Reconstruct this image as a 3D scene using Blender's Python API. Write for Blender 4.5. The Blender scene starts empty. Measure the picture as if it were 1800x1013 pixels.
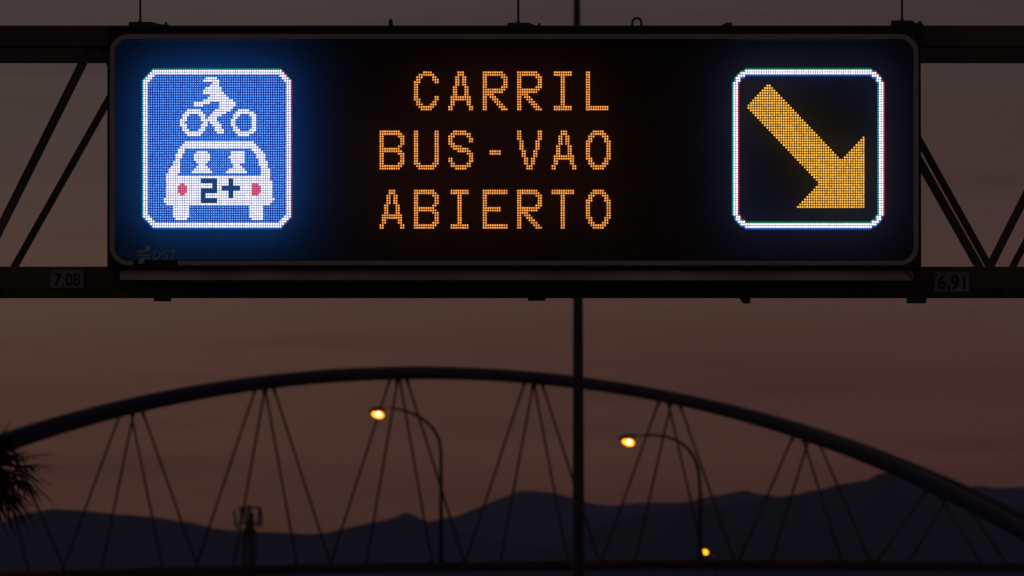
import bpy, math, random
from mathutils import Vector, Matrix
random.seed(7)
sc = bpy.context.scene
col = sc.collection
R = math.radians

# ---------------------------------------------------------------- camera geometry
F = 19608.0                                   # focal length in photo pixels (1800 wide)
PITCH = math.atan((1700 - 506.5) / F)
CAM = Vector((0, 0, 1.6))
FWD = Vector((0, math.cos(PITCH), math.sin(PITCH)))
UPV = Vector((0, -math.sin(PITCH), math.cos(PITCH)))
def P(px, py, Y):
    d = FWD + Vector((1, 0, 0)) * ((px - 900) / F) + UPV * ((506.5 - py) / F)
    return CAM + d * (Y / d.y)
YS = 90.0                                     # distance of the sign's front
S = YS / F                                    # metres per photo pixel there

# ---------------------------------------------------------------- materials
MAT = {}
def base_mat(name):
    m = bpy.data.materials.new(name); m.use_nodes = True
    nt = m.node_tree; nt.nodes.clear()
    out = nt.nodes.new('ShaderNodeOutputMaterial')
    MAT[name] = m
    return m, nt, out
def surf(name, rgb, rough=0.6, metal=0.0, var=0.25, scale=6.0, bump=0.0, spec=0.4, rust=None):
    m, nt, out = base_mat(name)
    b = nt.nodes.new('ShaderNodeBsdfPrincipled')
    b.inputs['Roughness'].default_value = rough
    b.inputs['Metallic'].default_value = metal
    b.inputs['Specular IOR Level'].default_value = spec
    tc = nt.nodes.new('ShaderNodeTexCoord')
    n = nt.nodes.new('ShaderNodeTexNoise'); n.inputs['Scale'].default_value = scale
    n.inputs['Detail'].default_value = 6
    nt.links.new(tc.outputs['Object'], n.inputs['Vector'])
    r = nt.nodes.new('ShaderNodeValToRGB')
    r.color_ramp.elements[0].position = 0.3; r.color_ramp.elements[1].position = 0.72
    lo = [c * (1 - var) for c in rgb]; hi = [min(1, c * (1 + var)) for c in rgb]
    if rust: hi = rust
    r.color_ramp.elements[0].color = (*lo, 1); r.color_ramp.elements[1].color = (*hi, 1)
    nt.links.new(n.outputs['Fac'], r.inputs['Fac'])
    nt.links.new(r.outputs['Color'], b.inputs['Base Color'])
    if bump:
        bp = nt.nodes.new('ShaderNodeBump'); bp.inputs['Strength'].default_value = bump
        nt.links.new(n.outputs['Fac'], bp.inputs['Height']); nt.links.new(bp.outputs['Normal'], b.inputs['Normal'])
    nt.links.new(b.outputs[0], out.inputs['Surface'])
    return m
def glow(name, rgb, sample=True):
    m, nt, out = base_mat(name)
    e = nt.nodes.new('ShaderNodeEmission'); e.inputs['Color'].default_value = (*rgb, 1)
    mx = max(rgb); e.inputs['Color'].default_value = (rgb[0] / mx, rgb[1] / mx, rgb[2] / mx, 1)
    e.inputs['Strength'].default_value = mx
    nt.links.new(e.outputs[0], out.inputs['Surface'])
    try: m.cycles.emission_sampling = 'FRONT_BACK' if sample else 'NONE'
    except Exception: pass
    return m

surf('gantry_steel', (0.20, 0.16, 0.16), 0.55, 0.3, 0.35, 1.5, 0.1, rust=(0.24, 0.17, 0.15))
surf('dark_steel', (0.10, 0.09, 0.10), 0.5, 0.3, 0.3, 3)
surf('black_paint', (0.035, 0.035, 0.038), 0.45, 0, 0.2, 4)
surf('line_paint', (0.72, 0.62, 0.66), 0.5, 0, 0.18, 2.2)
surf('apron_steel', (0.62, 0.46, 0.42), 0.5, 0.0, 0.35, 1.6, 0.15)
surf('logo_paint', (0.85, 0.8, 0.82), 0.5, 0, 0.1, 8)
surf('plate_paint', (0.52, 0.40, 0.42), 0.55, 0, 0.25, 5)
surf('digit_paint', (0.02, 0.02, 0.02), 0.6, 0, 0.1, 5)
surf('arch_paint', (0.08, 0.068, 0.11), 0.5, 0, 0.25, 0.4)
surf('cable_steel', (0.15, 0.10, 0.09), 0.5, 0.2, 0.2, 1)
surf('deck_paint', (0.16, 0.045, 0.03), 0.6, 0, 0.3, 0.5)
surf('concrete', (0.30, 0.28, 0.25), 0.85, 0, 0.2, 0.8, 0.2)
surf('asphalt', (0.05, 0.05, 0.052), 0.9, 0, 0.3, 2, 0.2)
surf('road_paint', (0.75, 0.75, 0.72), 0.7, 0, 0.1, 3)
surf('soil', (0.10, 0.085, 0.05), 0.95, 0, 0.45, 0.05, 0.3)
surf('hill_scrub', (0.034, 0.034, 0.034), 1.0, 0, 0.4, 0.004, 0.0, spec=0.1)
surf('palm_leaf', (0.035, 0.045, 0.02), 0.8, 0, 0.45, 3, spec=0.2)
surf('palm_bark', (0.09, 0.065, 0.045), 0.9, 0, 0.4, 6, 0.4)
surf('lamp_steel', (0.10, 0.075, 0.085), 0.5, 0.3, 0.2, 2)
glow('lit_lamp', (3.4, 1.15, 0.03)); glow('lit_bulb', (22, 15, 4.5))
glow('lit_lamp_far', (3.6, 1.45, 0.06))

# LED light: core = the chip, ring = halation round it, put in as a dim emissive patch
glow('led_white_core', (1.65, 1.6, 2.0)); glow('led_white_ring', (0.20, 0.16, 0.16), False)
glow('led_blue_core', (0.28, 0.70, 1.95));  glow('led_blue_ring', (0.001, 0.013, 0.28), False)
glow('led_amber_core', (1.62, 0.83, 0.10)); glow('led_amber_ring', (0.13, 0.03, 0.001), False)
glow('led_red_core', (2.0, 0.22, 0.0));  glow('led_red_ring', (0.62, 0.012, 0.0), False)
glow('led_text_core', (1.42, 0.53, 0.11)); glow('led_text_core_dim', (1.15, 0.42, 0.09)); glow('led_text_ring', (0.12, 0.022, 0.001), False)
glow('led_amber_core_dim', (1.28, 0.65, 0.07)); glow('led_blue_core_dim', (0.22, 0.58, 1.6))
glow('green_fringe', (0.003, 0.19, 0.07), False); glow('red_fringe', (0.45, 0.01, 0.025), False)  # lens colour fringes, put in as dim emissive discs
glow('cyan_fringe', (0.0, 0.34, 0.40), False);     glow('deepblue_fringe', (0.0, 0.11, 0.6), False)

# front pane: clear polycarbonate, milky scatter added to imitate lens glare round the LEDs
# glare tint and strength shaped along it: blue by the pictogram, warm by the text
m, nt, out = base_mat('glare_haze')
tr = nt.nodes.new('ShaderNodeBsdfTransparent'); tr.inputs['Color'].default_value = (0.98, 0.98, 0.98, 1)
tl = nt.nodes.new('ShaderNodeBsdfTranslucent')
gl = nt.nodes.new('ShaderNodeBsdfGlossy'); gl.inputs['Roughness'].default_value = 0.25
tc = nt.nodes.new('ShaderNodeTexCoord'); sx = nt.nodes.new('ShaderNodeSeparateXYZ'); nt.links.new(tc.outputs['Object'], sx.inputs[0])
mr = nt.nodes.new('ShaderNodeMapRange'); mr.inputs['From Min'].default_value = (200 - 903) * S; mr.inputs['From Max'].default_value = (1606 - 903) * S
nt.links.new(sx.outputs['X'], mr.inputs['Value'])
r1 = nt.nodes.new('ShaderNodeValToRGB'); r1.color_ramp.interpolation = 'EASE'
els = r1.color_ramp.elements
GLARE_TINT = [(0.0, (0.05, 0.46, 1.0)), (0.24, (0.05, 0.42, 1.0)), (0.36, (0.75, 0.36, 0.45)), (0.66, (0.75, 0.34, 0.28)), (0.76, (0.26, 0.38, 0.85))]
while len(els) < len(GLARE_TINT): els.new(.5)
for e_, (p_, c_) in zip(els, GLARE_TINT): e_.position = p_; e_.color = (*c_, 1)
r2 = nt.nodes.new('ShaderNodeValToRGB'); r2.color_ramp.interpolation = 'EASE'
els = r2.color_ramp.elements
GLARE_AMT = [(0.0, .13), (0.24, .13), (0.36, .035), (0.66, .035), (0.76, .075)]
while len(els) < len(GLARE_AMT): els.new(.5)
for e_, (p_, c_) in zip(els, GLARE_AMT): e_.position = p_; e_.color = (c_, c_, c_, 1)
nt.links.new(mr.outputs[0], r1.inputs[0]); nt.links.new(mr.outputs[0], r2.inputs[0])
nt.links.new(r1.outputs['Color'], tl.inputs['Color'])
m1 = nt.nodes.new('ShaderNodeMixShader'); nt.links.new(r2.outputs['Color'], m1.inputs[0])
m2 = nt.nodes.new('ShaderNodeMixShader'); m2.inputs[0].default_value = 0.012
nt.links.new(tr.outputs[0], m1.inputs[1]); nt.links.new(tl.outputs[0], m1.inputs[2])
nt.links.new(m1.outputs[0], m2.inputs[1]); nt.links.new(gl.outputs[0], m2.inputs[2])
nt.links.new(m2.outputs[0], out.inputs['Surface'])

# ---------------------------------------------------------------- mesh helpers
class MB:
    def __init__(s): s.v = []; s.f = []; s.mi = []
    def poly(s, pts, mi=0):
        i = len(s.v); s.v += [tuple(p) for p in pts]; s.f.append(tuple(range(i, i + len(pts)))); s.mi.append(mi)
    def box(s, a, b, mi=0):
        x0, y0, z0 = a; x1, y1, z1 = b; i = len(s.v)
        s.v += [(x0,y0,z0),(x1,y0,z0),(x1,y1,z0),(x0,y1,z0),(x0,y0,z1),(x1,y0,z1),(x1,y1,z1),(x0,y1,z1)]
        for f in ((0,3,2,1),(4,5,6,7),(0,1,5,4),(1,2,6,5),(2,3,7,6),(3,0,4,7)):
            s.f.append(tuple(i + k for k in f)); s.mi.append(mi)
    def tube(s, pts, rad, seg=12, mi=0, cap=True):
        pts = [Vector(p) for p in pts]; n = len(pts)
        if not hasattr(rad, '__len__'): rad = [rad] * n
        ref = None; rings = []
        for k in range(n):
            t = (pts[min(k + 1, n - 1)] - pts[max(k - 1, 0)]).normalized()
            if ref is None:
                ref = Vector((0, 0, 1)) if abs(t.z) < 0.9 else Vector((1, 0, 0))
            a = (ref - t * ref.dot(t)).normalized(); b = t.cross(a); ref = a
            i = len(s.v)
            for q in range(seg):
                w = 2 * math.pi * (q + 0.5) / seg
                s.v.append(tuple(pts[k] + (a * math.cos(w) + b * math.sin(w)) * rad[k]))
            rings.append(i)
        for k in range(n - 1):
            for q in range(seg):
                q2 = (q + 1) % seg
                s.f.append((rings[k] + q, rings[k] + q2, rings[k + 1] + q2, rings[k + 1] + q)); s.mi.append(mi)
        if cap:
            s.f.append(tuple(rings[0] + q for q in reversed(range(seg)))); s.mi.append(mi)
            s.f.append(tuple(rings[-1] + q for q in range(seg))); s.mi.append(mi)
    def bar(s, a, b, w, mi=0):                 # square hollow-section bar
        s.tube([a, b], w * 0.7071, 4, mi)
    def build(s, name, mats, parent=None, smooth=False):
        me = bpy.data.meshes.new(name); me.from_pydata(s.v, [], s.f)
        for m_ in (mats if isinstance(mats, (list, tuple)) else [mats]): me.materials.append(MAT[m_])
        me.polygons.foreach_set('material_index', s.mi)
        if smooth: me.polygons.foreach_set('use_smooth', [True] * len(s.f))
        me.update()
        o = bpy.data.objects.new(name, me); col.objects.link(o)
        if parent:
            o.parent = parent
            o.matrix_parent_inverse = root_loc(parent).inverted()
        return o
def root_loc(p):
    return Matrix.Translation(p.location) if p.type == 'EMPTY' else Matrix.Identity(4)
def bevel(o, w, seg=2):
    b = o.modifiers.new('bevel', 'BEVEL'); b.width = w; b.segments = seg; b.limit_method = 'ANGLE'
    return o
def tag(o, label=None, cat=None, group=None, kind=None):
    if label: o['label'] = label
    if cat: o['category'] = cat
    if group: o['group'] = group
    if kind: o['kind'] = kind
    return o
def empty(name, loc):
    o = bpy.data.objects.new(name, None); col.objects.link(o); o.location = loc; o.empty_display_size = 0.5
    return o
def text_mesh(s, size, shear=0.0, depth=0.002, name='lettering', bold=0.0):
    cu = bpy.data.curves.new(name, 'FONT'); cu.body = s; cu.size = size; cu.shear = shear
    cu.extrude = depth; cu.offset = bold; cu.resolution_u = 3
    o = bpy.data.objects.new(name, cu); col.objects.link(o)
    bpy.context.view_layer.update()
    dg = bpy.context.evaluated_depsgraph_get()
    me = bpy.data.meshes.new_from_object(o.evaluated_get(dg))
    bpy.data.objects.remove(o); bpy.data.curves.remove(cu)
    return me
def place_text(s, x0, y0, x1, y1, Y, mat, parent, name, shear=0.0, bold=0.0):
    """lettering that fills the pixel box (x0,y0)-(x1,y1) on the plane Y"""
    me = text_mesh(s, 1.0, shear, 0.002, name, bold)
    xs = [v.co.x for v in me.vertices]; ys = [v.co.y for v in me.vertices]
    a = P(x0, y1, Y); b = P(x1, y0, Y)
    sx = (b.x - a.x) / (max(xs) - min(xs)); sy = (b.z - a.z) / (max(ys) - min(ys))
    for v in me.vertices:
        x, y, z = v.co
        v.co = (a.x + (x - min(xs)) * sx, Y - z, a.z + (y - min(ys)) * sy)
    me.materials.clear(); me.materials.append(MAT[mat])
    o = bpy.data.objects.new(name, me); col.objects.link(o)
    o.parent = parent; o.matrix_parent_inverse = root_loc(parent).inverted()
    return o

# ================================================================= MESSAGE SIGN
YP = YS + 0.27                                # LED plane, behind the glare pane
base = P(903, 471, YS)
sign = empty('message_sign', (base.x, YS, base.z))
tag(sign, 'wide black LED message sign on the gantry lit with CARRIL BUS-VAO ABIERTO and two pictograms', 'road sign')
L, Rr, T, B = 188.5, 1618.5, 49.0, 471.0
def rrect(x0, y0, x1, y1, r, n=8):
    pts = []
    for cx, cy, a0 in ((x1 - r, y0 + r, -90), (x1 - r, y1 - r, 0), (x0 + r, y1 - r, 90), (x0 + r, y0 + r, 180)):
        for k in range(n + 1):
            a = R(a0 + 90 * k / n); pts.append((cx + r * math.cos(a), cy + r * math.sin(a)))
    return pts
# cabinet: back box + front bezel ring
mb = MB()
a = P(L, B, YS); b = P(Rr, T, YS)
D = 0.44
# sides, back
def wall(p, q, Y0, Y1): mb.poly([(p[0], Y0, p[1]), (q[0], Y0, q[1]), (q[0], Y1, q[1]), (p[0], Y1, p[1])])
c4 = [(a.x, a.z), (b.x, a.z), (b.x, b.z), (a.x, b.z)]
for k in range(4): wall(c4[k], c4[(k + 1) % 4], YS, YS + D)
mb.poly([(x, YS + D, z) for x, z in c4])
# LED backing board
mb.poly([(x, YP + 0.004, z) for x, z in c4])
# bezel ring: from outer rectangle to the inner rounded opening
inn = rrect(202, 69, 1605, 458, 25)
n = len(inn); q = n // 4
out4 = [(Rr, T), (Rr, B), (L, B), (L, T)]
for s_ in range(4):
    ring = inn[s_ * q:(s_ + 1) * q]
    oc = out4[s_]
    for k in range(len(ring) - 1):
        mb.poly([P(*oc, YS), P(*ring[k], YS), P(*ring[k + 1], YS)])
    nx = inn[((s_ + 1) * q) % n]; oc2 = out4[(s_ + 1) % 4]
    mb.poly([P(*oc, YS), P(*ring[-1], YS), P(*nx, YS), P(*oc2, YS)])
for k in range(n):                             # reveal of the opening
    p0 = P(*inn[k], YS); p1 = P(*inn[(k + 1) % n], YS)
    mb.poly([p0, p1, (p1.x, YP, p1.z), (p0.x, YP, p0.z)])
cab = mb.build('cabinet', 'black_paint', sign)
# painted border line (broken at the emblem)
mb = MB()
o_ = rrect(193, 60, 1614.5, 466.5, 33, 14); i_ = rrect(201.5, 68.5, 1606, 458.5, 25, 14)
npt = len(o_)
ZL = YS - 0.003
for k in range(npt):
    k2 = (k + 1) % npt
    po, po2, pi, pi2 = o_[k], o_[k2], i_[k], i_[k2]
    if po[1] > 465 and po2[1] > 465 and abs(po[0] - po2[0]) > 500:     # long bottom edge
        mb.poly([P(po[0], po[1], ZL), P(312, po[1], ZL), P(312, pi[1], ZL), P(pi[0], pi[1], ZL)])
        mb.poly([P(234, po[1], ZL), P(*po2, ZL), P(*pi2, ZL), P(234, pi[1], ZL)])
    else:
        mb.poly([P(*po, ZL), P(*po2, ZL), P(*pi2, ZL), P(*pi, ZL)])
mb.build('border_line', 'line_paint', sign)
# front pane carrying the added glare scatter
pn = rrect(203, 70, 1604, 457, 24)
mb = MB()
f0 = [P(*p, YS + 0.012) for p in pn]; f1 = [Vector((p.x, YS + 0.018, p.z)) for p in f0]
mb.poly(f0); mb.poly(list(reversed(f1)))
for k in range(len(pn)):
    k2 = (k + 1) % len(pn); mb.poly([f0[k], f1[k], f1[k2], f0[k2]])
mb.build('glare_pane', 'glare_haze', sign)

# ---- emblem and DGT lettering on the lower left corner of the front
mb = MB(); mb.box(P(234.5, 467, YS) - Vector((0, 0.002, 0)), P(311.5, 458.2, YS) - Vector((0, 0.0005, 0)))
plate = mb.build('emblem_plate', 'black_paint', sign)
mb = MB(); YE = YS - 0.0025
def qpix(pts): mb.poly([P(x, y, YE) for x, y in pts])
qpix([(256, 432.5), (264, 432.5), (263, 440), (259, 442.5), (254, 442.5)])
qpix([(241.5, 440.5), (254, 440.5), (252.5, 444), (241.5, 444)])
qpix([(240, 447.6), (265, 447.6), (264.4, 450), (240, 450)])
qpix([(255.5, 452.8), (264, 452.8), (264, 455.6), (254.5, 455.6)])
qpix([(248, 452.8), (255, 452.8), (252.5, 462), (250, 463.5), (242.5, 463.5), (244.5, 457)])
logo = mb.build('emblem', 'logo_paint', plate)
place_text('DGT', 268, 440.5, 310.5, 456.5, YE, 'logo_paint', plate, 'lettering', 0.22, 0.004)

# ---- LEDs
def hexa(mb, px, py, rx, ry, Y, mi, seg=6):
    c = P(px, py, Y); pts = []
    for k in range(seg):
        w = 2 * math.pi * k / seg
        pts.append((c.x + rx * S * math.cos(w), Y, c.z + ry * S * math.sin(w)))
    mb.poly(pts, mi)
def quad(mb, px, py, hx, hy, Y, mi):
    c = P(px, py, Y); hx *= S; hy *= S
    mb.poly([(c.x - hx, Y, c.z - hy), (c.x + hx, Y, c.z - hy), (c.x + hx, Y, c.z + hy), (c.x - hx, Y, c.z + hy)], mi)
def led_white(mb, x, y, pw, ph):
    quad(mb, x, y, pw * .5, ph * .5, YP - .012, 1)
    j = random.uniform(.94, 1.04)
    hexa(mb, x, y, pw * .47 * j, ph * .47 * j, YP - .018, 0)
def led_fringe(mb, x, y, pw, ph):              # offset coloured discs imitating lens colour fringes round the white frames
    hexa(mb, x - .05 * pw, y - .72 * ph, .55 * pw, .55 * ph, YP - .004, 2)
    hexa(mb, x + .66 * pw, y, .50 * pw, .50 * ph, YP - .0055, 3)
    hexa(mb, x - .66 * pw, y, .52 * pw, .50 * ph, YP - .007, 4)
    hexa(mb, x, y + .74 * ph, .55 * pw, .55 * ph, YP - .0085, 5)
WM = ['led_white_core', 'led_white_ring', 'green_fringe', 'red_fringe', 'cyan_fringe', 'deepblue_fringe']
def led_blue(mb, x, y, pw, ph):
    quad(mb, x, y, pw * .5, ph * .5, YP - .010, 1)
    j = random.uniform(.92, 1.06)
    hexa(mb, x + .12 * pw, y + .2 * ph, pw * .29 * j, ph * .33 * j, YP - .016, 2 if random.random() < .25 else 0)
def led_amber(mb, x, y, pw, ph):
    j = random.uniform(.93, 1.05)
    hexa(mb, x, y, pw * .56, ph * .56, YP - .010, 1)
    hexa(mb, x, y, pw * .37 * j, ph * .39 * j, YP - .016, 2 if random.random() < .25 else 0, 8)
def inpoly(x, y, pts):
    r = False; j = len(pts) - 1
    for i in range(len(pts)):
        xi, yi = pts[i]; xj, yj = pts[j]
        if (yi > y) != (yj > y) and x < (xj - xi) * (y - yi) / (yj - yi) + xi: r = not r
        j = i
    return r

# --- left pictogram: motorcyclist over a car with two heads, 2+
NX, NY, PW, PH, X0, Y0 = 64, 64, 4.06, 4.34, 253.6, 124.9
def inside_blue(c, r):
    if not (0 <= c < 64 and 0 <= r < 64): return False
    c2, r2 = min(c, 63 - c), min(r, 63 - r)
    return c2 + r2 >= 4
def border_blue(c, r):
    c2, r2 = min(c, 63 - c), min(r, 63 - r)
    return inside_blue(c, r) and (c2 < 2 or r2 < 2 or c2 + r2 < 7)
rider = set(); wheels = [set(), set()]
left = {3:27,4:26,5:30,6:29,7:27,8:26,9:26,10:29,11:28,12:26,15:33,16:31,17:30,18:29}
right = {3:31,4:32,5:32,6:32,7:33,8:33,9:34,10:35,11:36,12:38,13:39,14:39,15:38,16:37,17:35,18:33}
for r in left:
    for c in range(left[r], right[r] + 1): rider.add((c, r))
for c in list(range(22, 29)) + list(range(33, 40)): rider.add((c, 13))
for c in list(range(22, 26)) + list(range(33, 40)): rider.add((c, 14))
for r, (c0, c1) in {19:(28,31),20:(28,31),21:(29,32),22:(30,33),23:(31,33),24:(31,34),25:(32,34)}.items():
    for c in range(c0, c1 + 1): rider.add((c, r))
for cx in (21.5, 43.4):
    for c in range(64):
        for r in range(64):
            d = math.hypot(c - cx, r - 21)
            if 3.55 < d <= 5.6: wheels[int(cx > 30)].add((c, r))
body = [(17.4,28.5),(47.4,28.5),(51.7,33),(54.9,41.6),(55.2,50.2),(56.4,52.2),(55.4,53.6),(54.4,54.5),(51.8,54.5),(51.8,59.5),(50.6,60.5),
        (46.6,60.5),(45.5,59.4),(45.5,54.5),(19.2,54.5),(19.2,58.8),(18,60.5),(13.8,60.5),(12.6,59.4),(12.6,54.5),(10,54.5),(9,53.2),(8.6,51.8),(9.6,50.2),(9.8,41.4),(12.2,37.8),(14.8,32)]
window = [(18.0,31.5),(46.6,31.5),(47.9,33.6),(49.6,36.3),(50.6,42.5),(14.8,42.5),(15.6,37),(16.8,33.4)]
car = set(); lights = [set(), set()]; off = set()
for c in range(64):
    for r in range(64):
        if inpoly(c, r, body) and not inpoly(c, r, window): car.add((c, r))
        for hx in (25.2, 40.4):
            if math.hypot((c - hx) / 3.5, (r - 35) / 3.0) <= 1.0: car.add((c, r))
            if abs(c - hx) <= 1.5 and 36 <= r <= 39: car.add((c, r))
            if 39 <= r <= 41 and abs(c - hx) <= 1.8 + (r - 38.6) * 1.15: car.add((c, r))
        for k, tx in enumerate((16.5, 48.4)):
            if ((c - tx) / 2.1) ** 2 + ((r - 48) / 2.7) ** 2 <= 1.0: lights[k].add((c, r))
def fill(c0, c1, r0, r1):
    for c in range(c0, c1 + 1):
        for r in range(r0, r1 + 1): off.add((c, r))
fill(25, 31, 44, 45); fill(30, 31, 44, 49); fill(25, 31, 48, 49); fill(25, 26, 48, 53); fill(25, 31, 52, 53)
fill(34, 41, 47, 48); fill(37, 38, 44, 51)
mbF, mbB, mbR, mbC, mbL, mbW = MB(), MB(), MB(), MB(), [MB(), MB()], [MB(), MB()]
for c in range(64):
    for r in range(64):
        if not inside_blue(c, r): continue
        x, y = X0 + PW * c, Y0 + PH * r
        if border_blue(c, r):
            led_fringe(mbB, x, y, PW, PH); led_white(mbB, x, y, PW, PH)
        elif (c, r) in off and (c, r) in car: pass
        elif (c, r) in lights[0] or (c, r) in lights[1]:
            k = 0 if (c, r) in lights[0] else 1
            quad(mbL[k], x, y, PW * .5, PH * .5, YP - .010, 1)
            hexa(mbL[k], x + .1 * PW, y + .1 * PH, PW * .28, PH * .28, YP - .016, 0)
        elif (c, r) in wheels[0] or (c, r) in wheels[1]: led_white(mbW[0 if (c, r) in wheels[0] else 1], x, y, PW, PH)
        elif (c, r) in rider: led_white(mbR, x, y, PW, PH)
        elif (c, r) in car: led_white(mbC, x, y, PW, PH)
        else: led_blue(mbF, x, y, PW, PH)
pict = mbF.build('pictogram_display', ['led_blue_core', 'led_blue_ring', 'led_blue_core_dim'], sign)
mbB.build('display_border', WM, pict)
mbR.build('motorcyclist_symbol', WM[:2], pict)
mbC.build('car_symbol', WM[:2], pict)
for k in (0, 1): mbW[k].build('wheel_symbol', WM[:2], pict)
for k in (0, 1): mbL[k].build('tail_light_symbol', ['led_red_core', 'led_red_ring'], pict)

# --- right pictogram: amber arrow in a white frame
AX, AY, AW, AH = 1291.1, 124.6, 4.125, 4.354
lim = {0: 5, 1: 3, 2: 2, 3: 1, 4: 1}
def in_arrow(c, r):
    if not (0 <= c < 64 and 0 <= r < 64): return False
    c2, r2 = min(c, 63 - c), min(r, 63 - r)
    return c2 >= lim.get(r2, 0)
arrow = [(14.5,4.6),(45.6,35.7),(55.5,26.3),(55.5,55.6),(26.4,55.6),(36,45.9),(4.6,14.4)]
mbB, mbA = MB(), MB()
for c in range(64):
    for r in range(64):
        x, y = AX + AW * c, AY + AH * r
        edge = in_arrow(c, r) and not all(in_arrow(c + dc, r + dr) for dc, dr in ((-2,0),(2,0),(0,-2),(0,2),(-1,-1),(1,1),(-1,1),(1,-1)))
        if edge:
            led_fringe(mbB, x, y, AW, AH); led_white(mbB, x, y, AW, AH)
        elif inpoly(c, r, arrow): led_amber(mbA, x, y, AW, AH)
arr = mbB.build('arrow_display', WM, sign)
mbA.build('arrow_symbol', ['led_amber_core', 'led_amber_ring', 'led_amber_core_dim'], arr)

# --- three lines of text
def rows(*rr): return rr
def span(*ab):
    s_ = set()
    for t in ab:
        if isinstance(t, tuple): s_ |= set(range(t[0], t[1] + 1))
        else: s_.add(t)
    return s_
E_ = [0, 1, 9, 10]
G = {
 'B': [[(0,8)],[(0,9)],[0,1,8,9,10],E_,E_,E_,[0,1,8,9],[(0,8)],[(0,9)],[0,1,8,9,10],E_,E_,E_,[0,1,8,9,10],[(0,9)],[(0,8)]],
 'U': [E_]*13 + [[0,1,2,8,9,10],[(1,9)],[(2,8)]],
 'C': [[(4,7)],[(2,8)],[1,2,3,8,9],[1,2,8,9,10],[0,1,2,9,10]] + [[0,1]]*5 + [E_,[0,1,2,9,10],[1,2,8,9],[1,2,3,7,8,9],[(2,8)],[(3,7)]],
 'A': [[4,5,6]]*2 + [[3,4,6,7]]*4 + [[2,3,7,8]]*4 + [[(1,9)]]*2 + [[1,2,8,9]]*2 + [E_]*2,
 'R': [[(0,8)],[(0,9)],[0,1,8,9,10],E_,E_,E_,[0,1,8,9,10],[(0,9)],[(0,8)],[(0,4)],[0,1,3,4,5],[0,1,4,5,6],[0,1,5,6,7],[0,1,6,7,8],[0,1,7,8,9],[0,1,8,9,10]],
 'I': [[(1,8)]]*2 + [[4,5]]*12 + [[(1,8)]]*2,
 'L': [[0,1]]*14 + [[(0,9)]]*2,
 'S': [[(2,7)],[(1,9)],[0,1,2,8,9],E_,E_,[0,1,2],[(1,5)],[(2,8)],[(4,9)],[8,9,10],[9,10],E_,E_,[1,2,8,9],[(1,9)],[(3,7)]],
 '-': [[]]*8 + [[(3,7)]]*2 + [[]]*6,
 'V': [E_]*4 + [[1,2,8,9]]*4 + [[2,3,7,8]]*3 + [[3,4,6,7]]*3 + [[4,5,6]]*2,
 'O': [[(3,7)],[(2,8)],[1,2,3,7,8,9],[1,2,8,9],[0,1,2,8,9,10]] + [E_]*6 + [[0,1,2,8,9,10],[1,2,8,9],[1,2,3,7,8,9],[(2,8)],[(3,7)]],
 'E': [[(0,10)]]*2 + [[0,1]]*5 + [[(0,7)]]*2 + [[0,1]]*5 + [[(0,10)]]*2,
 'T': [[(0,9)]]*2 + [[4,5]]*14,
}
TX, TY, TW, TH = 668.8, 127.4, 4.03, 4.335
for ln, word in enumerate((' CARRIL', 'BUS-VAO', 'ABIERTO')):
    mb = MB()
    for k, ch in enumerate(word):
        if ch == ' ': continue
        assert len(G[ch]) == 16, ch
        for r, cs in enumerate(G[ch]):
            for c in span(*cs): led_amber(mb, TX + TW * (15 * k + c), TY + TH * (24 * ln + r), TW, TH)
    mb.build('text_line', ['led_text_core', 'led_text_ring', 'led_text_core_dim'], sign)

# ---- apron under the sign (sloping lip, mitred ends), top fittings
mb = MB()
A = lambda x, y, dy: Vector((P(x, y, YS + dy).x, YS + dy, P(x, y, YS + dy).z))
tl_, tr_, br_, bl_ = A(212, 474.5, .05), A(1605, 475.5, .05), A(1607, 493, .0), A(210, 492, .0)
mb.poly([tl_, bl_, br_, tr_])
bk = Vector((0, .12, 0))
mb.poly([tl_, tr_, tr_ + bk, tl_ + bk]); mb.poly([bl_, bl_ + bk, br_ + bk, br_]); mb.poly([tl_, tl_ + bk, bl_ + bk, bl_]); mb.poly([tr_, br_, br_ + bk, tr_ + bk])
apron = mb.build('lower_apron', 'apron_steel', sign)
mb = MB(); mb.bar(A(1591, 476, .046), A(1607, 492, -.004), .012); mb.build('mitre_seam', 'dark_steel', apron)
mb = MB(); pts = []
for k in range(17):
    w = math.pi * (k / 16.0); pts.append(P(1119.5 - 8 * math.cos(w), 41 - 9 * math.sin(w), YS + .05))
mb.tube([P(1111.5, 49, YS + .05)] + pts + [P(1127.5, 49, YS + .05)], 2.1 * S, 10); mb.build('lifting_ring', 'dark_steel', sign, True)
mb = MB(); c = P(687, 51, YS + .05)
h = 18 * S
mb.tube([c, c + Vector((0,0,h*.6)), c + Vector((0,0,h*.85)), c + Vector((0,0,h))], [4*S, 4*S, 3.2*S, 1*S], 12); mb.build('light_sensor', 'dark_steel', sign, True)
mb = MB()
for y_ in (.03, .09):
    pass
p = [(1264, 48), (1276, 40), (1287, 40), (1287, 48)]
fr = [P(x, y, YS + .03) for x, y in p]; bk_ = [v + Vector((0, .08, 0)) for v in fr]
mb.poly(fr); mb.poly(list(reversed(bk_)))
for k in range(4): mb.poly([fr[k], bk_[k], bk_[(k + 1) % 4], fr[(k + 1) % 4]])
mb.build('top_bracket', 'dark_steel', sign)
mb = MB(); mb.box(P(724, 50, YS+.04), P(727, 45, YS+.055)); mb.build('bolt', 'dark_steel', sign)
# thin flange along the top edge
mb = MB(); a = P(L - 1, 50.5, YS - .004); b = P(Rr + 1, 46.4, YS - .004); mb.box(a, (b.x, YS + .46, b.z)); mb.build('top_flange', 'black_paint', sign)

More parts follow.
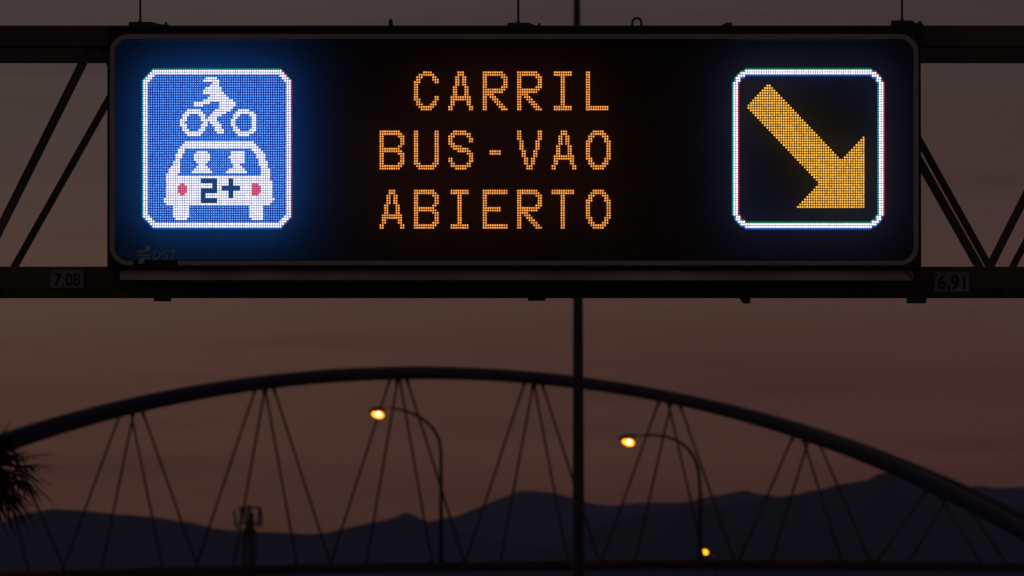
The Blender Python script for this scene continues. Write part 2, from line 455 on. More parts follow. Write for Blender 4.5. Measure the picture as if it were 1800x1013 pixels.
# ================================================================= GANTRY
YF, YR = YS + 0.60, YS + 2.15                  # front and rear truss planes
gx0, gx1 = -900, 2700
gb = P(900, 500, YF)
gantry = empty('sign_gantry', (0, YF, 0))
tag(gantry, 'dark steel box truss gantry spanning the road behind the LED message sign', 'gantry')
def chord(y0, y1, Y, name):
    mb = MB(); a = P(gx0, y1, Y); b = P(gx1, y0, Y)
    t = b.z - a.z
    mb.box((a.x, Y - t / 2, a.z), (b.x, Y + t / 2, b.z))
    bevel(mb.build(name, 'gantry_steel', gantry), .006)
chord(46.5, 84, YF, 'top_chord'); chord(74, 110, YR, 'top_chord')
chord(470, 509, YF, 'bottom_chord'); chord(489, 523.5, YR, 'bottom_chord')
fT = [-665, -253, 169] + [169 + 222 * k * 1 for k in (2, 4)] + [1501, 1944, 2370]
def diag_run(nodes, yt, yb, Y, w):
    # nodes: (x, 'T'/'B')
    for (x0, k0), (x1, k1) in zip(nodes, nodes[1:]):
        a = P(x0, yt if k0 == 'T' else yb, Y); b = P(x1, yt if k1 == 'T' else yb, Y)
        mb = MB(); mb.bar(a, b, w); mb.build('diagonal', 'gantry_steel', gantry)
seq = lambda xs, first: [(x, first if i % 2 == 0 else ('B' if first == 'T' else 'T')) for i, x in enumerate(xs)]
front = [-675, -464, -253, -42, 169, 391, 613, 835, 1057, 1272, 1492, 1731, 1944, 2157, 2370, 2583]
rear = [-710, -465, -230, 4, 238, 452, 666, 880, 1093, 1307, 1530, 1760, 1980, 2200, 2420, 2640]
diag_run(seq(front, 'T'), 64, 487, YF, .068)
diag_run(seq(rear, 'T'), 92, 507, YR, .058)
# short members tying the two planes together
for xf, xr, k in list(zip(front, rear, [t for _, t in seq(front, 'T')])):
    mb = MB()
    mb.bar(P(xf, 64 if k == 'T' else 487, YF), P(xr, 92 if k == 'T' else 507, YR), .06); mb.build('cross_brace', 'gantry_steel', gantry)
for px in (-880, 2680):                        # legs down to the verge
    for Y in (YF, YR):
        t = P(px, 46, Y); mb = MB(); mb.box((t.x - .13, Y - .13, -0.2), (t.x + .13, Y + .13, t.z)); bevel(mb.build('leg', 'gantry_steel', gantry), .01)
for x0, x1, d in ((270, 301, 527.5), (928, 959, 526.5), (1595, 1627, 531)):
    mb = MB(); mb.box(P(x0, d, YR - .1), P(x1, 523.4, YR + .1)); mb.build('hanger_clip', 'gantry_steel', gantry)
mb = MB(); p = [(1300, 522.5), (1319, 522.5), (1319, 532.5), (1306, 532.5)]
fr = [P(x, y, YR - .08) for x, y in p]; bk_ = [v + Vector((0, .1, 0)) for v in fr]
mb.poly(fr); mb.poly(list(reversed(bk_)))
for k in range(4): mb.poly([fr[k], bk_[k], bk_[(k + 1) % 4], fr[(k + 1) % 4]])
mb.build('hanger_clip', 'gantry_steel', gantry)

# clearance plates bolted to the lower chord
def clearance(x0, y0, x1, y1, txt, bx, label):
    Y = YF - .13
    c = P((x0 + x1) / 2, y1, Y)
    e = empty('clearance_plate', c)
    mb = MB(); mb.box(P(x0, y1, Y), P(x1, y0, Y + .012)); p_ = mb.build('plate', 'plate_paint', e); bevel(p_, .004)
    for x in (x0 + 4, x1 - 4):
        mb = MB(); q_ = P(x, y0 + 3, Y); mb.tube([q_ + Vector((0, .002, 0)), q_ - Vector((0, .008, 0))], .008, 8); mb.build('bolt', 'dark_steel', e)
    place_text(txt, *bx, Y - .004, 'digit_paint', e, 'digits', 0.0, 0.012)
    tag(e, label, 'sign plate', 'clearance height plates on the gantry')
clearance(88.5, 475, 147.5, 506.5, '7,08', (95, 480, 141, 506), 'small pale height plate reading 7,08 on the lower gantry beam')
clearance(1641.5, 479, 1703, 513, '6,91', (1649, 484, 1697, 513), 'small pale height plate reading 6,91 on the lower gantry beam')

# thin rods standing on the top chord
def rod(x, y, x0, x1, bolts, label):
    Y = YF - .02
    c = P(x, y + 9, Y)
    e = empty('lightning_rod', c)
    mb = MB(); top = P(x, -420, Y)
    mb.tube([P(x, y, Y), top], 1.9 * S, 10); mb.build('rod', 'dark_steel', e, True)
    mb = MB(); mb.tube([P(x, y + .5, Y), P(x, y - 3.5, Y)], [4.2 * S, 2.2 * S], 12); mb.build('collar', 'dark_steel', e)
    mb = MB()
    prof = [(x0, y), (x + (18 if x > 1000 or x < 500 else 19), y), (x1 - 14, y + 4.5), (x1, y + 5), (x1, y + 9.5), (x0, y + 9.5)]
    fr = [P(a_, b_, Y - .1) for a_, b_ in prof]; bk_ = [v + Vector((0, .2, 0)) for v in fr]
    mb.poly(fr); mb.poly(list(reversed(bk_)))
    for k in range(6): mb.poly([fr[k], bk_[k], bk_[(k + 1) % 6], fr[(k + 1) % 6]])
    mb.build('clamp_plate', 'dark_steel', e)
    for bx in bolts:
        mb = MB(); q_ = P(bx, y + 6, Y - .05); mb.tube([q_, q_ + Vector((0, 0, 5 * S))], 2.8 * S, 6); mb.build('bolt', 'dark_steel', e)
    tag(e, label, 'lightning rod', 'thin rods standing on the gantry')
rod(246.5, 38.5, 226, 298, (271, 292), 'thin dark rod clamped on the gantry above the blue pictogram panel')
rod(911, 40, 892, 954, (948,), 'thin dark rod clamped on the gantry above the word CARRIL')
rod(1585.5, 36, 1567, 1623, (1617,), 'thin dark rod clamped on the gantry above the arrow panel corner')

# ================================================================= ARCH BRIDGE
PSI = R(15)
U = Vector((math.cos(PSI), -math.sin(PSI), 0)); V = Vector((math.sin(PSI), math.cos(PSI), 0))
O = P(740, 995, 600)
W = 7.0
def zarch(u): return -4.957e-7*u**4 - 7.1e-6*u**3 - 6.708e-3*u**2 - 2.678e-2*u + 10.909 - .33
def zdeck(u): return 0.19 - .00042 * (u - 4) ** 2
def lean(z): return .26 * max(0, z)
def vrear(u, z):
    k = max(0, min(1, (u - 3) / 8)); return W - lean(z) * (1 - .14 * k) + k * .38 * max(0, 5.0 - z)
def BP(u, v, z): return O + U * u + V * v + Vector((0, 0, z))
ua, ub = -40.0, 38.0
while zarch(ua) < zdeck(ua) - .6: ua += .05
while zarch(ub) < zdeck(ub) - .6: ub -= .05
GZ = lambda Y: 0.0 if Y < 200 else ((Y - 200) * 12 / 400 if Y < 600 else (12 + (Y - 600) * 13 / 300 if Y < 900 else (25 + (Y - 900) * 15 / 600 if Y < 1500 else 40.0)))
bridge = empty('arch_bridge', (O.x, O.y, GZ(O.y)))
tag(bridge, 'long steel arch bridge with fans of thin hanger cables behind the sign gantry', 'bridge')
for side in (0, 1):
    mb = MB(); pts = []
    for k in range(81):
        u = ua + (ub - ua) * k / 80; z = zarch(u)
        v = lean(z) if side == 0 else vrear(u, z)
        pts.append(BP(u, v, z))
    mb.tube(pts, [.325 + .12 * max(0, min(1, (-10 + (ua + (ub - ua) * k / 80)) / 20)) for k in range(81)], 16); mb.build('arch', 'arch_paint', bridge, True)
    # edge girder of the deck
    mb = MB(); NS = 60; vs = (-.25, .15) if side == 0 else (W - .15, W + .25)
    us = [-55 + 110 * k / NS for k in range(NS + 1)]
    for k in range(NS):
        c8 = []
        for u in (us[k], us[k + 1]):
            for v, dz in ((vs[0], -.24), (vs[1], -.24), (vs[1], 0), (vs[0], 0)): c8.append(BP(u, v, zdeck(u) + dz))
        mb.poly([c8[0], c8[4], c8[7], c8[3]]); mb.poly([c8[1], c8[2], c8[6], c8[5]]); mb.poly([c8[3], c8[7], c8[6], c8[2]]); mb.poly([c8[0], c8[1], c8[5], c8[4]])
    mb.build('edge_girder', 'deck_paint', bridge)
mb = MB()
for k in range(NS):
    c8 = []
    for u in (us[k], us[k + 1]):
        for v, dz in ((.16, -.20), (W - .16, -.20), (W - .16, -.06), (.16, -.06)): c8.append(BP(u, v, zdeck(u) + dz))
    for f in ((0,4,7,3),(1,2,6,5),(3,7,6,2),(0,1,5,4)): mb.poly([c8[i] for i in f])
mb.build('deck', 'concrete', bridge)
for i in range(-2, 8):
    uc = -17.34 + 7.555 * i
    if uc < ua + 3 or uc > ub - 2: continue
    for side in (0, 1):
        z = zarch(uc); v = lean(z) if side == 0 else vrear(uc, z)
        vd = 0.0 if side == 0 else W
        for sg in (-1, 1):
            uu = uc + .24 * sg; zz = zarch(uu)
            mb = MB(); mb.tube([BP(uu, v, zz - .25), BP(uc + 2.85 * sg, vd, zdeck(uc) - .05)], .066, 8); mb.build('cable', 'cable_steel', bridge, True)
            mb = MB(); mb.tube([BP(uu, v, zarch(uu) - .2), BP(uu + .10 * sg, v, zarch(uu) - .62)], [.13, .08], 8)
            mb.build('cable_socket', 'arch_paint', bridge)
for ue in (-46, 44):
    mb = MB(); g = O.z - GZ(O.y) + 3
    c8 = [BP(ue + a_, v_, dz) for a_, v_, dz in ((-3, 0.3, -g), (3, 0.3, -g), (3, W - .3, -g), (-3, W - .3, -g), (-3, 0.3, -.37), (3, 0.3, -.37), (3, W - .3, -.37), (-3, W - .3, -.37))]
    for f in ((0,3,2,1),(4,5,6,7),(0,1,5,4),(1,2,6,5),(2,3,7,6),(3,0,4,7)): mb.poly([c8[i] for i in f])
    mb.build('abutment', 'concrete', bridge)

# ================================================================= STREET LAMPS
def street_lamp(ppx, Y, foot, pix, head, r0, mat, label, hs=1.0):
    """pix: pole+arm path in photo pixels on plane Y; head: luminaire pixel centre"""
    sY = Y / F
    p0 = P(ppx, 900, Y)
    e = empty('street_lamp', (p0.x, Y, foot))
    path = [(p0.x, Y, foot)] + [P(x, y, Y) for x, y in pix]
    rad = [r0 * 1.25] + [r0 * (1 - .45 * k / len(pix)) for k in range(len(pix))]
    n_p = next(k for k, q_ in enumerate(pix) if q_[0] < ppx - 2) + 1
    mb = MB(); mb.tube(path[:n_p + 1], rad[:n_p + 1], 10); mb.build('pole', 'lamp_steel', e, True)
    mb = MB(); mb.tube(path[n_p:], rad[n_p:], 10); mb.build('arm', 'lamp_steel', e, True)
    mb = MB(); mb.tube([(p0.x, Y, foot), (p0.x, Y, foot + .5)], [r0 * 2.2, r0 * 2], 10); mb.build('base', 'lamp_steel', e)
    hx, hy = head
    # housing: a tapered shell above the lit bowl
    mb = MB(); a_ = P(*pix[-1], Y); c_ = P(hx, hy, Y); d = (c_ - a_); d.z = 0; d.normalize()
    top = [a_, a_ + d * .18 + Vector((0,0,.02)), c_ + d * .1 + Vector((0, 0, .13 * hs)), c_ + d * .42 * hs + Vector((0, 0, .10 * hs))]
    mb.tube(top, [.07, .13, .17 * hs, .06], 12); hd = mb.build('lamp_head', 'lamp_steel', e, True)
    mb = MB(); N1, N2 = 14, 8; ring = []
    for i in range(N2 + 1):
        ph = math.pi * i / N2; rr = []
        for j in range(N1):
            th = 2 * math.pi * j / N1
            rr.append(c_ + Vector((math.cos(th) * math.sin(ph) * .27 * hs, math.sin(th) * math.sin(ph) * .2 * hs, math.cos(ph) * .17 * hs - .05 - .25 * (math.cos(th) * math.sin(ph)) * .27)))
        ring.append(rr)
    for i in range(N2):
        for j in range(N1):
            mb.poly([ring[i][j], ring[i + 1][j], ring[i + 1][(j + 1) % N1], ring[i][(j + 1) % N1]])
    mb.build('lamp_bowl', mat, hd, True)
    if mat == 'lit_lamp':
        q_ = c_ + Vector((.05, -.235, -.07)); mb = MB()
        mb.tube([q_ + Vector((-.09, 0, 0)), q_ + Vector((-.05, 0, 0)), q_ + Vector((.05, 0, 0)), q_ + Vector((.09, 0, 0))], [.02, .07, .07, .02], 12)
        mb.build('bulb', 'lit_bulb', hd, True)
    tag(e, label, 'street lamp', 'lit street lamps around the bridge')
deckz = O.z
street_lamp(775, 599.0, deckz - .15, [(775.5, 840), (775, 792), (771, 771), (762, 754), (748, 740), (730, 729), (712, 722), (694, 719), (677, 719.5)], (664, 727), .10, 'lit_lamp',
            'lit street lamp with its bent arm under the crown of the bridge arch', 1.2)
street_lamp(1231, 595.3, deckz - .15, [(1231, 870), (1228, 828), (1222, 808), (1210, 789), (1193, 776), (1172, 768), (1150, 765), (1132, 765), (1118, 768)], (1104, 775.5), .10, 'lit_lamp',
            'lit street lamp with its bent arm to the right of the tall mast', 1.2)
street_lamp(1258, 900, GZ(900), [(1258, 1003), (1257.5, 985), (1255, 974), (1250, 968), (1246, 966)], (1237, 969), .09, 'lit_lamp_far',
            'small far street lamp glowing low above the bridge deck', 1.3)

# tall mast passing behind the sign
ym = 300; c = P(1017, 1000, ym)
mast = empty('lamp_mast', (c.x, ym, GZ(ym)))
tag(mast, 'tall tapering lamp mast standing behind the message sign and rising out of view', 'lamp mast')
mb = MB(); tp = P(1013.5, -380, ym)
mb.tube([(c.x, ym, GZ(ym) - .2), c, P(1016, 520, ym), P(1014, 0, ym), tp], [.21, .165, .135, .09, .07], 20); mb.build('pole', 'lamp_steel', mast, True)
mb = MB(); mb.tube([tp, tp + Vector((0, 0, .3))], [.9, .9], 24); mb.build('head_ring', 'lamp_steel', mast)
for k in range(6):
    w = 2 * math.pi * k / 6; q_ = tp + Vector((math.cos(w) * 1.0, math.sin(w) * 1.0, -.05)); mb = MB()
    mb.box(q_ - Vector((.25, .25, .12)), q_ + Vector((.25, .25, .12))); bevel(mb.build('floodlight', 'dark_steel', mast), .05)

# antenna mast far left of the bridge
ya = 900; sA = ya / F; c = P(438, 960, ya)
am = empty('antenna_mast', (c.x, ya, GZ(ya)))
tag(am, 'dark antenna mast with a ring of panel antennas in front of the hills', 'antenna mast')
topz = P(438, 889, ya).z; headz = P(438, 931, ya).z
mb = MB(); mb.tube([(c.x, ya, headz - .4), (c.x, ya, headz + .3), (c.x, ya, topz + .1)], [.34, .22, .10], 12); mb.build('pole', 'dark_steel', am, True)
legs = []
for k in range(4):
    w = 2 * math.pi * k / 4 + .6; f_ = lambda z, r: Vector((c.x + r * math.cos(w), ya + r * math.sin(w), z))
    a_, b_ = f_(GZ(ya) - .3, .95), f_(headz + .1, .52); legs.append((a_, b_))
    mb = MB(); mb.tube([a_, b_], [.15, .11], 8); mb.build('leg', 'dark_steel', am, True)
for k in range(4):                             # zigzag bracing, one mesh per face
    mb = MB(); (a0, a1), (b0, b1) = legs[k], legs[(k + 1) % 4]; pts = []
    for q_ in range(15):
        t = q_ / 14; pts.append((a0.lerp(a1, t)) if q_ % 2 == 0 else (b0.lerp(b1, t)))
    mb.tube(pts, .055, 6); mb.build('bracing', 'dark_steel', am)
mb = MB(); mb.tube([(c.x + .1, ya, GZ(ya)), (c.x + .1, ya, headz)], .17, 8); mb.build('cable_duct', 'dark_steel', am)
for zz in (.5, 1.75):
    mb = MB(); pts = [(c.x + .95 * math.cos(w), ya + .95 * math.sin(w), headz + zz) for w in [2 * math.pi * k / 16 for k in range(17)]]
    mb.tube(pts, .05, 6, cap=False)
    for k in range(3):
        w = 2 * math.pi * k / 3 + .4; mb.tube([(c.x, ya, headz + zz), (c.x + .95 * math.cos(w), ya + .95 * math.sin(w), headz + zz)], .04, 6)
    mb.build('ring_frame', 'dark_steel', am)
for k in range(6):
    w = 2 * math.pi * k / 6 + .25; mb = MB(); h0 = random.uniform(-.2, .55)
    b0 = Vector((c.x + 1.02 * math.cos(w), ya + 1.02 * math.sin(w), headz + h0)); tl2 = random.uniform(-.25, .25); t0 = b0 + Vector((tl2 * math.cos(w), tl2 * math.sin(w), random.uniform(1.2, 1.8)))
    mb.tube([b0, t0], random.uniform(.11, .17), 4); mb.build('panel_antenna', 'dark_steel', am)

# ================================================================= PALM
yp = 190; K = yp / 350; cc = P(-28, 824, yp)
palm = empty('palm_tree', (cc.x, yp, GZ(yp)))
tag(palm, 'dark palm tree with drooping spiky fan leaves at the edge below the arch', 'palm tree')
mb = MB(); gz = GZ(yp); pts = []; rad = []
for k in range(25):
    t = k / 24; pts.append((cc.x + .12 * math.sin(t * 2.2), yp, gz - .2 + (cc.z - gz + .2) * t)); rad.append(.19 - .07 * t + (.012 if k % 2 else 0) + (.12 * max(0, .08 - t) / .08))
pts[-1] = tuple(cc)
mb.tube(pts, rad, 14); mb.build('trunk', 'palm_bark', palm, True)
mb = MB()
def fan_leaf(az, el, ln, droop):
    ln *= K
    d = Vector((math.cos(az) * math.cos(el), math.sin(az) * math.cos(el), math.sin(el)))
    side = d.cross(Vector((0, 0, 1))).normalized(); upn = side.cross(d).normalized()
    o0 = cc.copy(); pet = ln * random.uniform(.36, .46)
    hub = o0 + d * pet + Vector((0, 0, -.06 * droop))
    mb.tube([o0, o0 + d * pet * .5 + Vector((0, 0, .02)), hub], [.022, .016, .010], 5)
    nb = 14
    for k in range(nb):
        a_ = R(-88 + 176 * k / (nb - 1)) + random.uniform(-.07, .07)
        L_ = (ln - pet) * (1 - .25 * abs(a_) / 1.5) * random.uniform(.75, 1.12)
        bd = (d * math.cos(a_) + side * math.sin(a_)).normalized()
        wv = bd.cross(upn).normalized(); prev = None
        for s_ in range(6):
            t = s_ / 5.0
            p_ = hub + bd * (L_ * t * (1 - .10 * t * droop)) + Vector((0, 0, -droop * L_ * .55 * t ** 2.4)) + upn * (.03 * math.cos(a_) * t)
            w_ = K * (.050 * (1 - t) ** .6 * (0.5 + .5 * min(1, t * 5)) + .004)
            cur = (p_ - wv * w_, p_ + wv * w_)
            if prev: mb.poly([prev[0], prev[1], cur[1], cur[0]])
            prev = cur
NL = 54
for k in range(NL):
    az = k * 2.399963 + random.uniform(-.15, .15)
    t = k / (NL - 1)
    el = R(72 - 112 * t + random.uniform(-9, 9))
    fan_leaf(az, el, random.uniform(2.15, 2.65) * (1 - .32 * max(0, math.sin(el))), .3 + .6 * t)
for az, el, ln, dr in ((.05, 17, 2.75, .35), (-.15, 6, 2.8, .4), (.2, -6, 2.7, .45), (-.1, -20, 2.6, .4), (.1, -34, 2.5, .4), (0, 62, 2.3, .3)):
    fan_leaf(az, R(el), ln, dr)
mb.build('crown', 'palm_leaf', palm)
mb = MB()
for k in range(34):                            # hanging skirt of dead leaves
    az = random.uniform(0, 6.28); r_ = K * random.uniform(.1, .35); h0 = K * random.uniform(-.7, -.05)
    p0 = Vector((cc.x + r_ * math.cos(az), yp + r_ * math.sin(az), cc.z + h0))
    for q_ in range(9):
        a2 = az + random.uniform(-.5, .5); L_ = K * random.uniform(.6, 1.25); prev = None
        out_ = K * random.uniform(.2, .8)
        for s_ in range(5):
            t = s_ / 4; p_ = p0 + Vector((math.cos(a2) * out_ * t ** .7, math.sin(a2) * out_ * t ** .7, -L_ * t ** 1.2))
            w_ = K * (.04 * (1 - t) + .004); wv = Vector((-math.sin(a2), math.cos(a2), 0)); cur = (p_ - wv * w_, p_ + wv * w_)
            if prev: mb.poly([prev[0], prev[1], cur[1], cur[0]])
            prev = cur
mb.build('dead_leaf_skirt', 'palm_leaf', palm)

# ================================================================= SETTING
prof = [-200, 0, 60, 120, 200, 300, 400, 500, 600, 700, 800, 900, 1100, 1300, 1500, 3000, 6000, 10000, 15500]
mb = MB()
for ya_, yb_ in zip(prof, prof[1:]):
    mb.poly([(-6000, ya_, GZ(ya_)), (6000, ya_, GZ(ya_)), (6000, yb_, GZ(yb_)), (-6000, yb_, GZ(yb_))])
tag(mb.build('ground', 'soil'), kind='structure')
mb = MB()
for ya_, yb_ in zip(prof[:-4], prof[1:-4]):
    mb.poly([(-7, ya_, GZ(ya_) + .02), (7, ya_, GZ(ya_) + .02), (7, yb_, GZ(yb_) + .02), (-7, yb_, GZ(yb_) + .02)])
tag(mb.build('road', 'asphalt'), kind='structure')
mb = MB()
y = -190
while y < 1490:
    for xl in (-2.2, 2.2):
        y2 = y + 4
        mb.poly([(xl - .07, y, GZ(y) + .035), (xl + .07, y, GZ(y) + .035), (xl + .07, y2, GZ(y2) + .035), (xl - .07, y2, GZ(y2) + .035)])
    y += 12
tag(mb.build('road_markings', 'road_paint'), kind='structure')

def noise1(x, seed):
    v = 0
    for o in range(6):
        fq = 2 ** o; v += math.sin(x * fq * 1.7 + seed * 3.1 + o * 1.3) * math.cos(x * fq * .63 + seed + o) / fq ** 1.1
    return v
def ridge(Y, pts, depth, seed, amp, name='hills'):
    """a hill range at distance Y: crest heights follow pts (photo px), with real front and back slopes"""
    mb = MB(); xs = [p[0] for p in pts]; x = xs[0]; cols = []
    step = 6
    while x <= xs[-1]:
        k = max(i for i in range(len(xs)) if xs[i] <= x); k2 = min(k + 1, len(xs) - 1)
        t = 0 if k == k2 else (x - xs[k]) / (xs[k2] - xs[k])
        t = t * t * (3 - 2 * t) * .5 + t * .5
        py = pts[k][1] * (1 - t) + pts[k2][1] * t
        py += amp * noise1(x / 46.0, seed)
        cr = P(x, py, Y); cols.append(cr); x += step
    NR = 10; grid = []
    for i, cr in enumerate(cols):
        rowv = []
        for j in range(-NR, NR + 1):
            t = abs(j) / NR
            h = cr.z - 40
            prof_ = (1 - t) ** 1.15
            wob = noise1(i * .11 + j * .5, seed + 2) * h * .05 * min(1, t * 4) * (1 - t)
            yy = Y + j / NR * depth
            rowv.append((cr.x * (1 + (j / NR * depth) / Y * 0), yy, 38 + max(0, h * prof_ + wob)))
        grid.append(rowv)
    nv = 2 * NR + 1
    mb.v = [v for rw in grid for v in rw]
    for i in range(len(grid) - 1):
        for j in range(nv - 1):
            a_ = i * nv + j; mb.f.append((a_, a_ + nv, a_ + nv + 1, a_ + 1)); mb.mi.append(0)
    return tag(mb.build(name, 'hill_scrub', None, True), kind='structure')
ridge(13600, [(480, 960), (640, 935), (745, 916), (785, 907), (848, 887), (880, 874), (912, 862), (935, 859), (954, 861), (1005, 872), (1038, 881), (1086, 884), (1138, 882), (1211, 879), (1267, 868), (1290, 862), (1311, 857), (1340, 865), (1380, 872), (1500, 885), (1690, 858), (1714, 852), (1760, 856), (1800, 853), (2000, 870), (2200, 900)], 1500, 1, 1.7, 'far_hills')
ridge(9500, [(-500, 960), (-200, 930), (-60, 935), (0, 915), (37, 898), (92, 891), (148, 893), (216, 902), (278, 905), (325, 913), (386, 926), (464, 932), (533, 934), (575, 932), (627, 920), (662, 912), (690, 907), (708, 899), (720, 898), (732, 904), (748, 913), (800, 925), (880, 946), (1000, 965), (1100, 985)], 1700, 3, 1.1, 'hills')
ridge(7600, [(880, 985), (980, 950), (1040, 925), (1086, 906), (1130, 897), (1171, 892), (1211, 885), (1250, 886), (1300, 878), (1345, 872), (1389, 866), (1431, 858), (1481, 845), (1523, 838), (1545, 828), (1570, 826), (1600, 836), (1650, 856), (1690, 868), (1750, 880), (1850, 900), (2050, 930), (2300, 970)], 1500, 5, 1.6, 'near_hills')

# air: one even box of haze round the whole scene
mb = MB(); mb.box((-6500, -400, -1.5), (6500, 16000, 760))
m, nt, out = base_mat('haze_air')
pv = nt.nodes.new('ShaderNodeVolumePrincipled')
pv.inputs['Color'].default_value = (0.46, 0.52, 1.0, 1)
pv.inputs['Density'].default_value = 5.6e-5
pv.inputs['Anisotropy'].default_value = 0.0
nt.links.new(pv.outputs[0], out.inputs['Volume'])
hz = mb.build('haze', 'haze_air'); tag(hz, kind='stuff')

# ================================================================= SKY
w = bpy.data.worlds.new('World'); sc.world = w; w.use_nodes = True
nt = w.node_tree; nt.nodes.clear()
wo = nt.nodes.new('ShaderNodeOutputWorld'); bg = nt.nodes.new('ShaderNodeBackground')
sky = nt.nodes.new('ShaderNodeTexSky'); sky.sky_type = 'NISHITA'; sky.sun_disc = False
sky.sun_elevation = R(-2.5); sky.sun_rotation = R(0); sky.dust_density = 4; sky.air_density = 1.5
tc = nt.nodes.new('ShaderNodeTexCoord')
sep = nt.nodes.new('ShaderNodeSeparateXYZ'); nt.links.new(tc.outputs['Generated'], sep.inputs[0])
def math_(op, a, b=None, c=None, clamp=False):
    n = nt.nodes.new('ShaderNodeMath'); n.operation = op; n.use_clamp = clamp
    for i, v in enumerate((a, b, c)):
        if v is None: continue
        if isinstance(v, (int, float)): n.inputs[i].default_value = v
        else: nt.links.new(v, n.inputs[i])
    return n.outputs[0]
# dusk layer: elevation gradient with thin stretched cloud bands
mp = nt.nodes.new('ShaderNodeMapping'); mp.inputs['Scale'].default_value = (9, 9, 110); mp.inputs['Rotation'].default_value = (0, R(1.2), 0)
nt.links.new(tc.outputs['Generated'], mp.inputs['Vector'])
nz = nt.nodes.new('ShaderNodeTexNoise'); nz.inputs['Scale'].default_value = 1.6; nz.inputs['Detail'].default_value = 5; nz.inputs['Roughness'].default_value = .55
nt.links.new(mp.outputs[0], nz.inputs['Vector'])
el = math_('ADD', sep.outputs['Z'], math_('MULTIPLY', math_('SUBTRACT', nz.outputs['Fac'], .5), .010))
mp2 = nt.nodes.new('ShaderNodeMapping'); mp2.inputs['Scale'].default_value = (26, 26, 420); mp2.inputs['Rotation'].default_value = (0, R(-.8), 0)
nt.links.new(tc.outputs['Generated'], mp2.inputs['Vector'])
nz2 = nt.nodes.new('ShaderNodeTexNoise'); nz2.inputs['Scale'].default_value = 1.0; nz2.inputs['Detail'].default_value = 4; nz2.inputs['Roughness'].default_value = .6
nt.links.new(mp2.outputs[0], nz2.inputs['Vector'])
fac = math_('MULTIPLY', el, 8.0, clamp=True)          # 0 .. 0.125 -> 0 .. 1
rp = nt.nodes.new('ShaderNodeValToRGB'); rp.color_ramp.interpolation = 'B_SPLINE'
SKYR = [(0.0, (.050, .021, .011)), (.29, (.096, .039, .019)), (.355, (.110, .047, .022)), (.388, (.127, .061, .029)), (.415, (.112, .049, .028)), (.45, (.121, .066, .038)), (.48, (.123, .072, .046)), (.54, (.099, .063, .048)), (.62, (.075, .056, .049)), (.70, (.060, .051, .050)), (1.0, (.062, .057, .062))]
els = rp.color_ramp.elements
while len(els) < len(SKYR): els.new(.99)
for e_, (p_, c_) in zip(els, SKYR): e_.position = p_; e_.color = (*c_, 1)
nt.links.new(fac, rp.inputs['Fac'])
# brightness: clouds, side-to-side fall-off, darker away from the sunset
band = math_('MULTIPLY_ADD', nz.outputs['Fac'], .34, .83)
aw = nt.nodes.new('ShaderNodeMapRange'); aw.interpolation_type = 'SMOOTHSTEP'
aw.inputs['From Min'].default_value = -.4; aw.inputs['From Max'].default_value = .98; aw.inputs['To Min'].default_value = .45; aw.inputs['To Max'].default_value = 1.0
nt.links.new(sep.outputs['Y'], aw.inputs['Value'])
br = math_('MULTIPLY', band, aw.outputs[0])
vm = nt.nodes.new('ShaderNodeVectorMath'); vm.operation = 'SCALE'
st = nt.nodes.new('ShaderNodeMapRange'); st.interpolation_type = 'SMOOTHSTEP'
st.inputs['From Min'].default_value = .44; st.inputs['From Max'].default_value = .72; st.inputs['To Min'].default_value = 0; st.inputs['To Max'].default_value = .55
nt.links.new(nz2.outputs['Fac'], st.inputs['Value'])
mxc = nt.nodes.new('ShaderNodeMix'); mxc.data_type = 'RGBA'
nt.links.new(st.outputs[0], mxc.inputs['Factor']); nt.links.new(rp.outputs['Color'], mxc.inputs['A'])
vm2 = nt.nodes.new('ShaderNodeVectorMath'); vm2.operation = 'MULTIPLY'; vm2.inputs[1].default_value = (.80, .66, .76)
nt.links.new(rp.outputs['Color'], vm2.inputs[0]); nt.links.new(vm2.outputs[0], mxc.inputs['B'])
sd = nt.nodes.new('ShaderNodeMapRange'); sd.interpolation_type = 'SMOOTHSTEP'; sd.inputs['From Min'].default_value = -.05; sd.inputs['From Max'].default_value = .06
nt.links.new(sep.outputs['X'], sd.inputs['Value'])
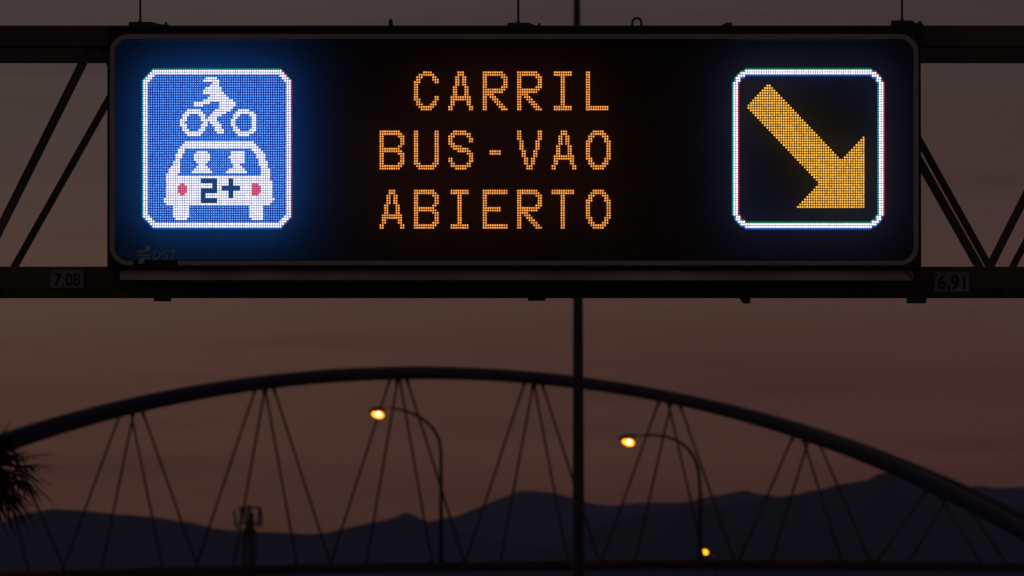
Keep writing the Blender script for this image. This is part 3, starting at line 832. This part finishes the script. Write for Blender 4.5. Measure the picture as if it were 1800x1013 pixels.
mx2 = nt.nodes.new('ShaderNodeMix'); mx2.data_type = 'RGBA'; nt.links.new(sd.outputs[0], mx2.inputs['Factor'])
mx2.inputs['A'].default_value = (1.05, 1.02, .95, 1); mx2.inputs['B'].default_value = (.85, .73, .72, 1)
vm3 = nt.nodes.new('ShaderNodeVectorMath'); vm3.operation = 'MULTIPLY'
nt.links.new(mxc.outputs['Result'], vm3.inputs[0]); nt.links.new(mx2.outputs['Result'], vm3.inputs[1])
nt.links.new(vm3.outputs[0], vm.inputs[0]); nt.links.new(br, vm.inputs['Scale'])
sk = nt.nodes.new('ShaderNodeVectorMath'); sk.operation = 'SCALE'; sk.inputs['Scale'].default_value = .05
nt.links.new(sky.outputs[0], sk.inputs[0])
ad = nt.nodes.new('ShaderNodeVectorMath'); ad.operation = 'ADD'
nt.links.new(vm.outputs[0], ad.inputs[0]); nt.links.new(sk.outputs[0], ad.inputs[1])
nt.links.new(ad.outputs[0], bg.inputs['Color']); bg.inputs['Strength'].default_value = 1.13
nt.links.new(bg.outputs[0], wo.inputs['Surface'])

sl = bpy.data.lights.new('sun', 'SUN'); sl.energy = .02; sl.angle = R(8); sl.color = (1, .6, .4)
so = bpy.data.objects.new('sun', sl); col.objects.link(so); so.rotation_euler = (R(-89), 0, 0)

# ================================================================= CAMERA / RENDER
cd = bpy.data.cameras.new('camera'); cam = bpy.data.objects.new('camera', cd); col.objects.link(cam)
cam.location = CAM; cam.rotation_euler = (R(90) + PITCH, 0, 0)
cd.sensor_width = 36; cd.lens = F / 1800 * 36
cd.clip_start = .5; cd.clip_end = 60000
cd.dof.use_dof = True; cd.dof.focus_distance = YS / math.cos(PITCH); cd.dof.aperture_fstop = 9.5
sc.camera = cam
sc.view_settings.view_transform = 'Standard'; sc.view_settings.look = 'None'
sc.view_settings.exposure = 0; sc.view_settings.gamma = 1
cy = sc.cycles
cy.use_denoising = True; cy.max_bounces = 5; cy.diffuse_bounces = 2; cy.glossy_bounces = 2
cy.transparent_max_bounces = 16; cy.volume_bounces = 1; cy.sample_clamp_indirect = 2.0
